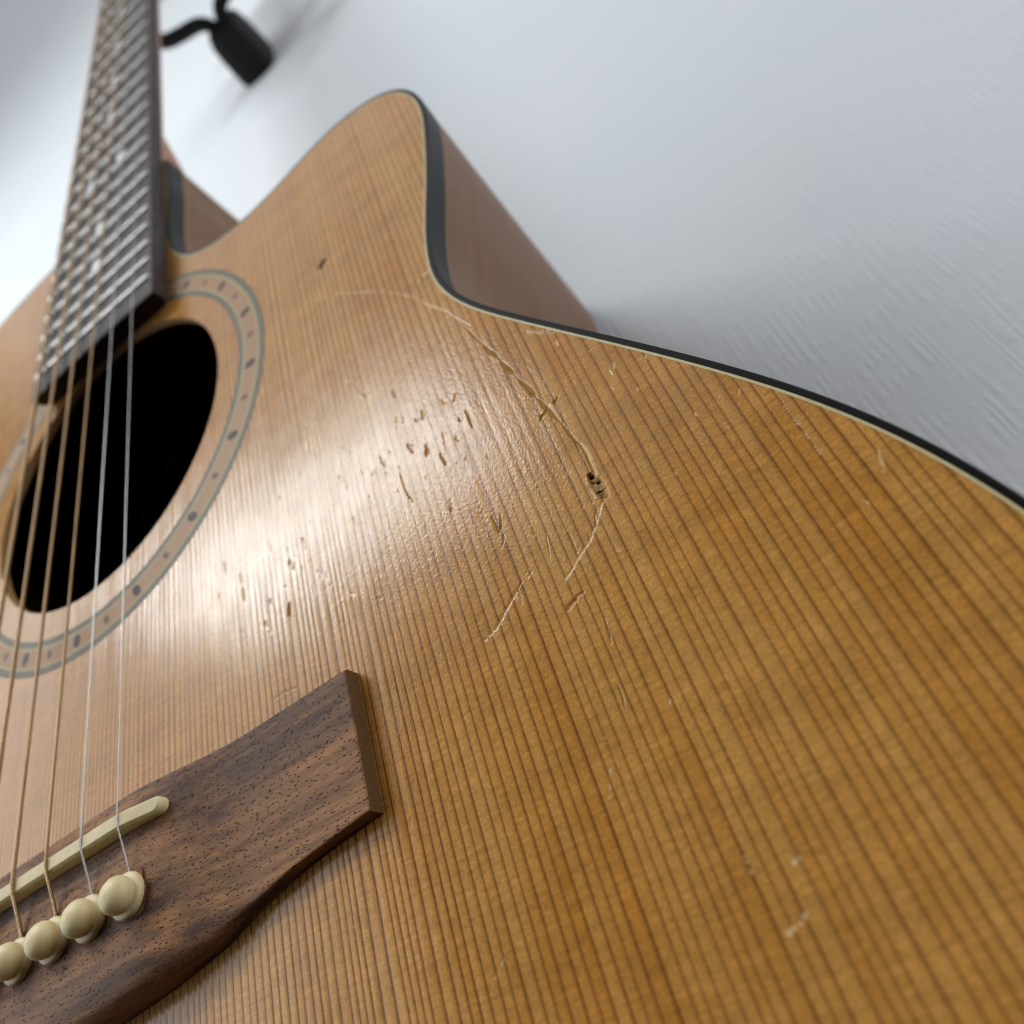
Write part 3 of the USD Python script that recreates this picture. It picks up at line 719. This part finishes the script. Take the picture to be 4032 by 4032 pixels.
ss = np.concatenate([[HALF - 0.0], np.linspace(HALF - 0.3, 0, 90)])
xs = np.concatenate([AXIS - ss, (AXIS + ss)[::-1][1:]])
sections = []
for x in xs:
    t = abs(x - AXIS); h = bridge_height(t); yl = bridge_low(t); yu = -118.75
    if t >= HALF - 0.05:
        h -= 0.2
    c = 0.35 + 2.9 * smooth01((58 - t) / 30)
    c2 = 0.4 + 0.8 * smooth01((50 - t) / 20)
    sec = [(yu, 0), (yu, h - c2), (yu - c2 * 0.35, h - c2 * 0.3), (yu - c2, h)]
    sec += [(yu - c2 + (yl + c * 1.5 - yu + c2) * k / 10, h) for k in range(1, 11)]
    sec += [(yl + c * 0.75, h - c * 0.16), (yl + c * 0.3, h - c * 0.45), (yl + 0.02, h - c), (yl, 0)]
    sections.append([(x, y, zz) for y, zz in sec])
end_faces = []
for k, s in ((0, -1), (-1, 1)):
    P = np.array(sections[k]); P[:, 0] += s * 0.02
    end_faces.append(loft([P, P.mean(0) + (P - P.mean(0)) * [1, 0.02, 0.02]]))
br = obj('bridge', loft(sections, close=True, cap=True), M_BRIDGE, G, smooth=28)
for e in end_faces:
    obj('end_face', e, M_ENDGRAIN, br)
saddle_z = lambda x: 10.8 - 2.3 * smooth01((abs(x - AXIS) - 24) / 13)
sx = np.concatenate([np.linspace(0, math.pi, 13)])
sad = []
S_Y, S_T, S_END = -125.1, 1.7, 34.9
for inset, dz in ((0.0, -3.0), (0.0, -0.75), (0.25, -0.3), (0.6, 0.0)):
    r = S_T - inset
    right = [(AXIS + S_END - S_T + r * math.sin(v), S_Y + r * math.cos(v)) for v in sx]
    left = [(AXIS - S_END + S_T - r * math.sin(v), S_Y - r * math.cos(v)) for v in sx]
    midr = [(AXIS + S_END - S_T - (2 * S_END - 2 * S_T) * k / 24, S_Y - r) for k in range(1, 24)]
    midl = [(AXIS - S_END + S_T + (2 * S_END - 2 * S_T) * k / 24, S_Y + r) for k in range(1, 24)]
    sad.append([(x, y, (saddle_z(x) if dz > -2 else 4.0) + dz) for x, y in right + midr + left + midl])
top_ring = np.array(sad[-1])
flat = top_ring.copy(); flat[:, 1] = S_Y
obj('saddle', loft(sad + [flat]), M_BONE, br, smooth=35)
PIN_Y = -138.6
pin_x = [AXIS + 26.1 - 10.44 * k for k in range(6)]
prof = np.array([(4.6, -0.2), (4.6, 0.02), (3.9, 0.05), (4.05, 0.5), (4.0, 1.0), (3.75, 1.3), (3.0, 1.45), (2.98, 1.6), (3.2, 2.0), (3.28, 2.7), (3.15, 3.4), (2.8, 4.1), (2.15, 4.7), (1.2, 5.05), (0.02, 5.15)])
for x in pin_x:
    v = np.linspace(0, 2 * np.pi, 40, endpoint=False)
    rings = [[(x + r * math.cos(q), PIN_Y + r * math.sin(q), 8.0 + zz) for q in v] for r, zz in prof[2:]]
    obj('bridge_pin', loft(rings), M_BONE, br, smooth=40)
    rag = 4.5 + 0.35 * np.sin(3 * v + x) + 0.25 * np.sin(7 * v + 2 * x)
    obj('pin_hole_rim', loft([[(x + r * math.cos(q), PIN_Y + r * math.sin(q), 8.0 + dz) for q, r in zip(v, rag * f)] for f, dz in ((1.0, 0.03), (0.9, 0.05), (0.1, 0.05))]), M_RUST, br, smooth=40)

# fingerboard and frets
FB_END, NUT_Y, TILT = 46.6, 454.0, 0.012
fb_z = lambda y: 7.0 - (y - 46) * TILT
fb_w = lambda y: 31.45 - (y - 46) * 5.5 / 284
ys = np.concatenate([[FB_END], np.linspace(FB_END + 0.5, NUT_Y, 30)])
sec = []
for i, y in enumerate(ys):
    w, zt = fb_w(y), fb_z(y)
    b = 1.6 if y < 160 else 0
    yb = y + (1.6 if i == 0 else 1.1 if i == 1 else 0)
    e = 0.25 if i else 0.35
    r = [(AXIS + w - 0.3, yb, zt - 5.3), (AXIS + w, y + (yb - y) * 0.2, zt - 1.0), (AXIS + w - 0.12, y, zt - e), (AXIS + w - 0.5, y, zt - (0.3 if i == 0 else 0)), (AXIS + w * 0.5, y, zt + 0.25 - (0.3 if i == 0 else 0)), (AXIS, y, zt + 0.3 - (0.3 if i == 0 else 0))]
    sec.append(r + [(2 * AXIS - q[0], q[1], q[2]) for q in r[-2::-1]])
fb = obj('fingerboard', loft(sec, cap=True), M_BOARD, G, smooth=30)
for n in range(1, 21):
    y = -125 + 182.5 * 2 ** ((20 - n) / 12)
    w, zt = fb_w(y) - 1.15, fb_z(y)
    xsx = np.concatenate([[-w, -w + 0.35, -w + 0.9], np.linspace(-w + 3, w - 3, 9), [w - 0.9, w - 0.35, w]])
    hh = np.concatenate([[0.25, 0.75, 0.95], np.ones(9), [0.95, 0.75, 0.25]])
    rings = []
    for x, h in zip(xsx, hh):
        u = np.linspace(0, math.pi, 11)
        crown = 0.3 * (1 - (abs(x) / (w + 1)) ** 2)
        rings.append([(AXIS + x, y + 1.15 * math.cos(q) * (0.7 + 0.3 * h), zt + crown - 0.1 + (0.1 + 0.95 * h) * math.sin(q) ** 0.8) for q in u])
    obj('fret', loft(rings, close=True, cap=True), M_FRET, fb, smooth=50)
for n in (3, 5, 7, 9, 12, 15, 17):
    y = -125 + 182.5 * (2 ** ((20 - n) / 12) + 2 ** ((21 - n) / 12)) / 2
    for x in ((-10, 10) if n == 12 else (0,)):
        u = np.linspace(0, 2 * np.pi, 28, endpoint=False)
        obj('position_marker', loft([[(AXIS + x + r * math.cos(q), y + r * math.sin(q), fb_z(y) + 0.27 + dz) for q in u] for r, dz in ((3.0, 0.0), (3.0, 0.06), (0.05, 0.06))]), M_PEARL, fb)

obj('fingerboard_riser', box(AXIS - 29.5, AXIS + 29.5, FB_END + 2.2, 149, 0.0, 1.75), M_BOARD, G)
# neck and heel
rings = []
for y in np.linspace(147, 452, 24):
    w = fb_w(y) - 0.7; d = 13.0
    u = np.linspace(0, math.pi, 25)
    rings.append([(AXIS + w * math.cos(q), y, fb_z(y) - 5.35 - d * math.sin(q) ** 1.5) for q in u])
neck = obj('neck', loft(rings, cap=True), M_NECK, G, smooth=40)
rings = []
for zz, w, ln in ((1.4, 26.8, 70), (-4, 26.4, 60), (-9, 27.4, 42), (-13, 27.6, 27), (-18, 26.8, 17), (-26, 24.6, 13), (-40, 21.5, 13), (-70, 17.0, 12), (-99, 14.5, 12)):
    u = np.linspace(-math.pi / 2, math.pi / 2, 31)
    rings.append([(AXIS + w * math.copysign(abs(math.sin(q)) ** 0.6, math.sin(q)), 147.0 + ln * max(math.cos(q), 0) ** 0.6 + 2.5, zz) for q in u] + [(AXIS + w * 0.98, 147.0, zz), (AXIS - w * 0.98, 147.0, zz)])
obj('heel', loft(rings, cap=True), M_NECK, G, smooth=40)
obj('nut', hull_box(AXIS - 23.6, AXIS + 23.6, NUT_Y, NUT_Y + 5, -1.5, fb_z(NUT_Y) + 1.3, 0.6), M_BONE, G, smooth=40)
hp = Polygon([(-23, 459), (-28, 475), (-34, 490), (-32, 630), (-10, 638), (3, 634), (25, 630), (27, 490), (21, 475), (16, 459)]).buffer(-3).buffer(3)
head = trimesh.creation.extrude_polygon(hp, 15, engine='earcut')
head.vertices[:, 2] -= 13 + (head.vertices[:, 1] - 459) * 0.22
obj('headstock', head, M_NECK, G, smooth=30)
for k in range(6):
    s = 1 if k < 3 else -1; y = 505 + 45 * (k % 3)
    zc = -13 - (y - 459) * 0.22
    peg = UsdGeom.Xform.Define(stage, numbered(G, 'tuner')).GetPath()
    obj('post', tube([(AXIS + s * 16, y, zc + 14), (AXIS + s * 16, y, zc + 23)], 3.0, 16), M_STEEL, str(peg), smooth=40)
    obj('shaft', tube([(AXIS + s * 25, y, zc - 5), (AXIS + s * 44, y, zc - 5)], 2.0, 12), M_STEEL, str(peg), smooth=40)
    obj('button', hull_box(AXIS + s * 47 - 6, AXIS + s * 47 + 6, y - 8, y + 8, zc - 8, zc - 2, 2.5), M_BONE, str(peg), smooth=50)

# strings
for k, x in enumerate(pin_x):
    r = (0.14, 0.19, 0.30, 0.38, 0.48, 0.6)[k]
    sx_, nx = AXIS + (x - AXIS) * 0.99, AXIS + 19.0 - 7.6 * k
    s_ = 1 if k < 3 else -1
    py = 505 + 45 * ((k % 3) if k < 3 else (5 - k) % 3)
    zc = -13 - (py - 459) * 0.22
    path = [(x, PIN_Y + 3.6, 8.1), (x, PIN_Y + 6.5, 8.9), (sx_, S_Y - 1.3, saddle_z(sx_) - 0.25 + r), (sx_, S_Y, saddle_z(sx_) + r), (sx_ + (nx - sx_) * 0.01, S_Y + 6, saddle_z(sx_) + r - 0.1),
            (nx, NUT_Y + 1, fb_z(NUT_Y) + 1.25 + r), (nx, NUT_Y + 4, fb_z(NUT_Y) + 1.1 + r), (AXIS + s_ * 16, py, zc + 18)]
    obj('string', tube(path, r, 10), M_STEEL if k < 2 else M_BRONZE, G, smooth=60)

# ---------------------------------------------------------------- the hook on the wall
HB = np.array([6.0, 516.0, WALL_Z])
hook = UsdGeom.Xform.Define(stage, '/World/wall_hook')
upright(hook, HB)
tag(hook.GetPrim(), 'black padded two-armed guitar hook fixed to the white wall beside the neck', 'wall hook')
K = '/World/wall_hook'
sec = []
for zz, s in ((0.3, 1.0), (3, 1.03), (24, 1.0), (33, 0.93), (38, 0.80), (40, 0.55)):
    u = np.linspace(0, 2 * np.pi, 48, endpoint=False)
    sec.append([(17 * s * math.copysign(abs(math.cos(q)) ** 0.6, math.cos(q)), 23 * s * math.copysign(abs(math.sin(q)) ** 0.6, math.sin(q)), zz) for q in u])
obj('base', loft(sec, cap=True), M_RUBBER, K, smooth=45)
for s in (-1, 1):
    p = curve([(s * 1, -2, 30), (s * 3.5, -2, 38), (s * 6.5, -2, 44.5), (s * 12, -2, 49), (s * 21, -2, 51.5), (s * 31, -2, 53.8), (s * 41, -2, 58), (s * 46, -2, 68), (s * 47, -2, 84), (s * 47, -2, 98)], 40)
    r = np.interp(np.linspace(0, 1, 40), [0, 0.15, 0.3, 0.93, 1], [4.6, 4.9, 5.4, 5.6, 4.2])
    obj('padded_arm', tube(p, r, 20), M_RUBBER, K, smooth=60)
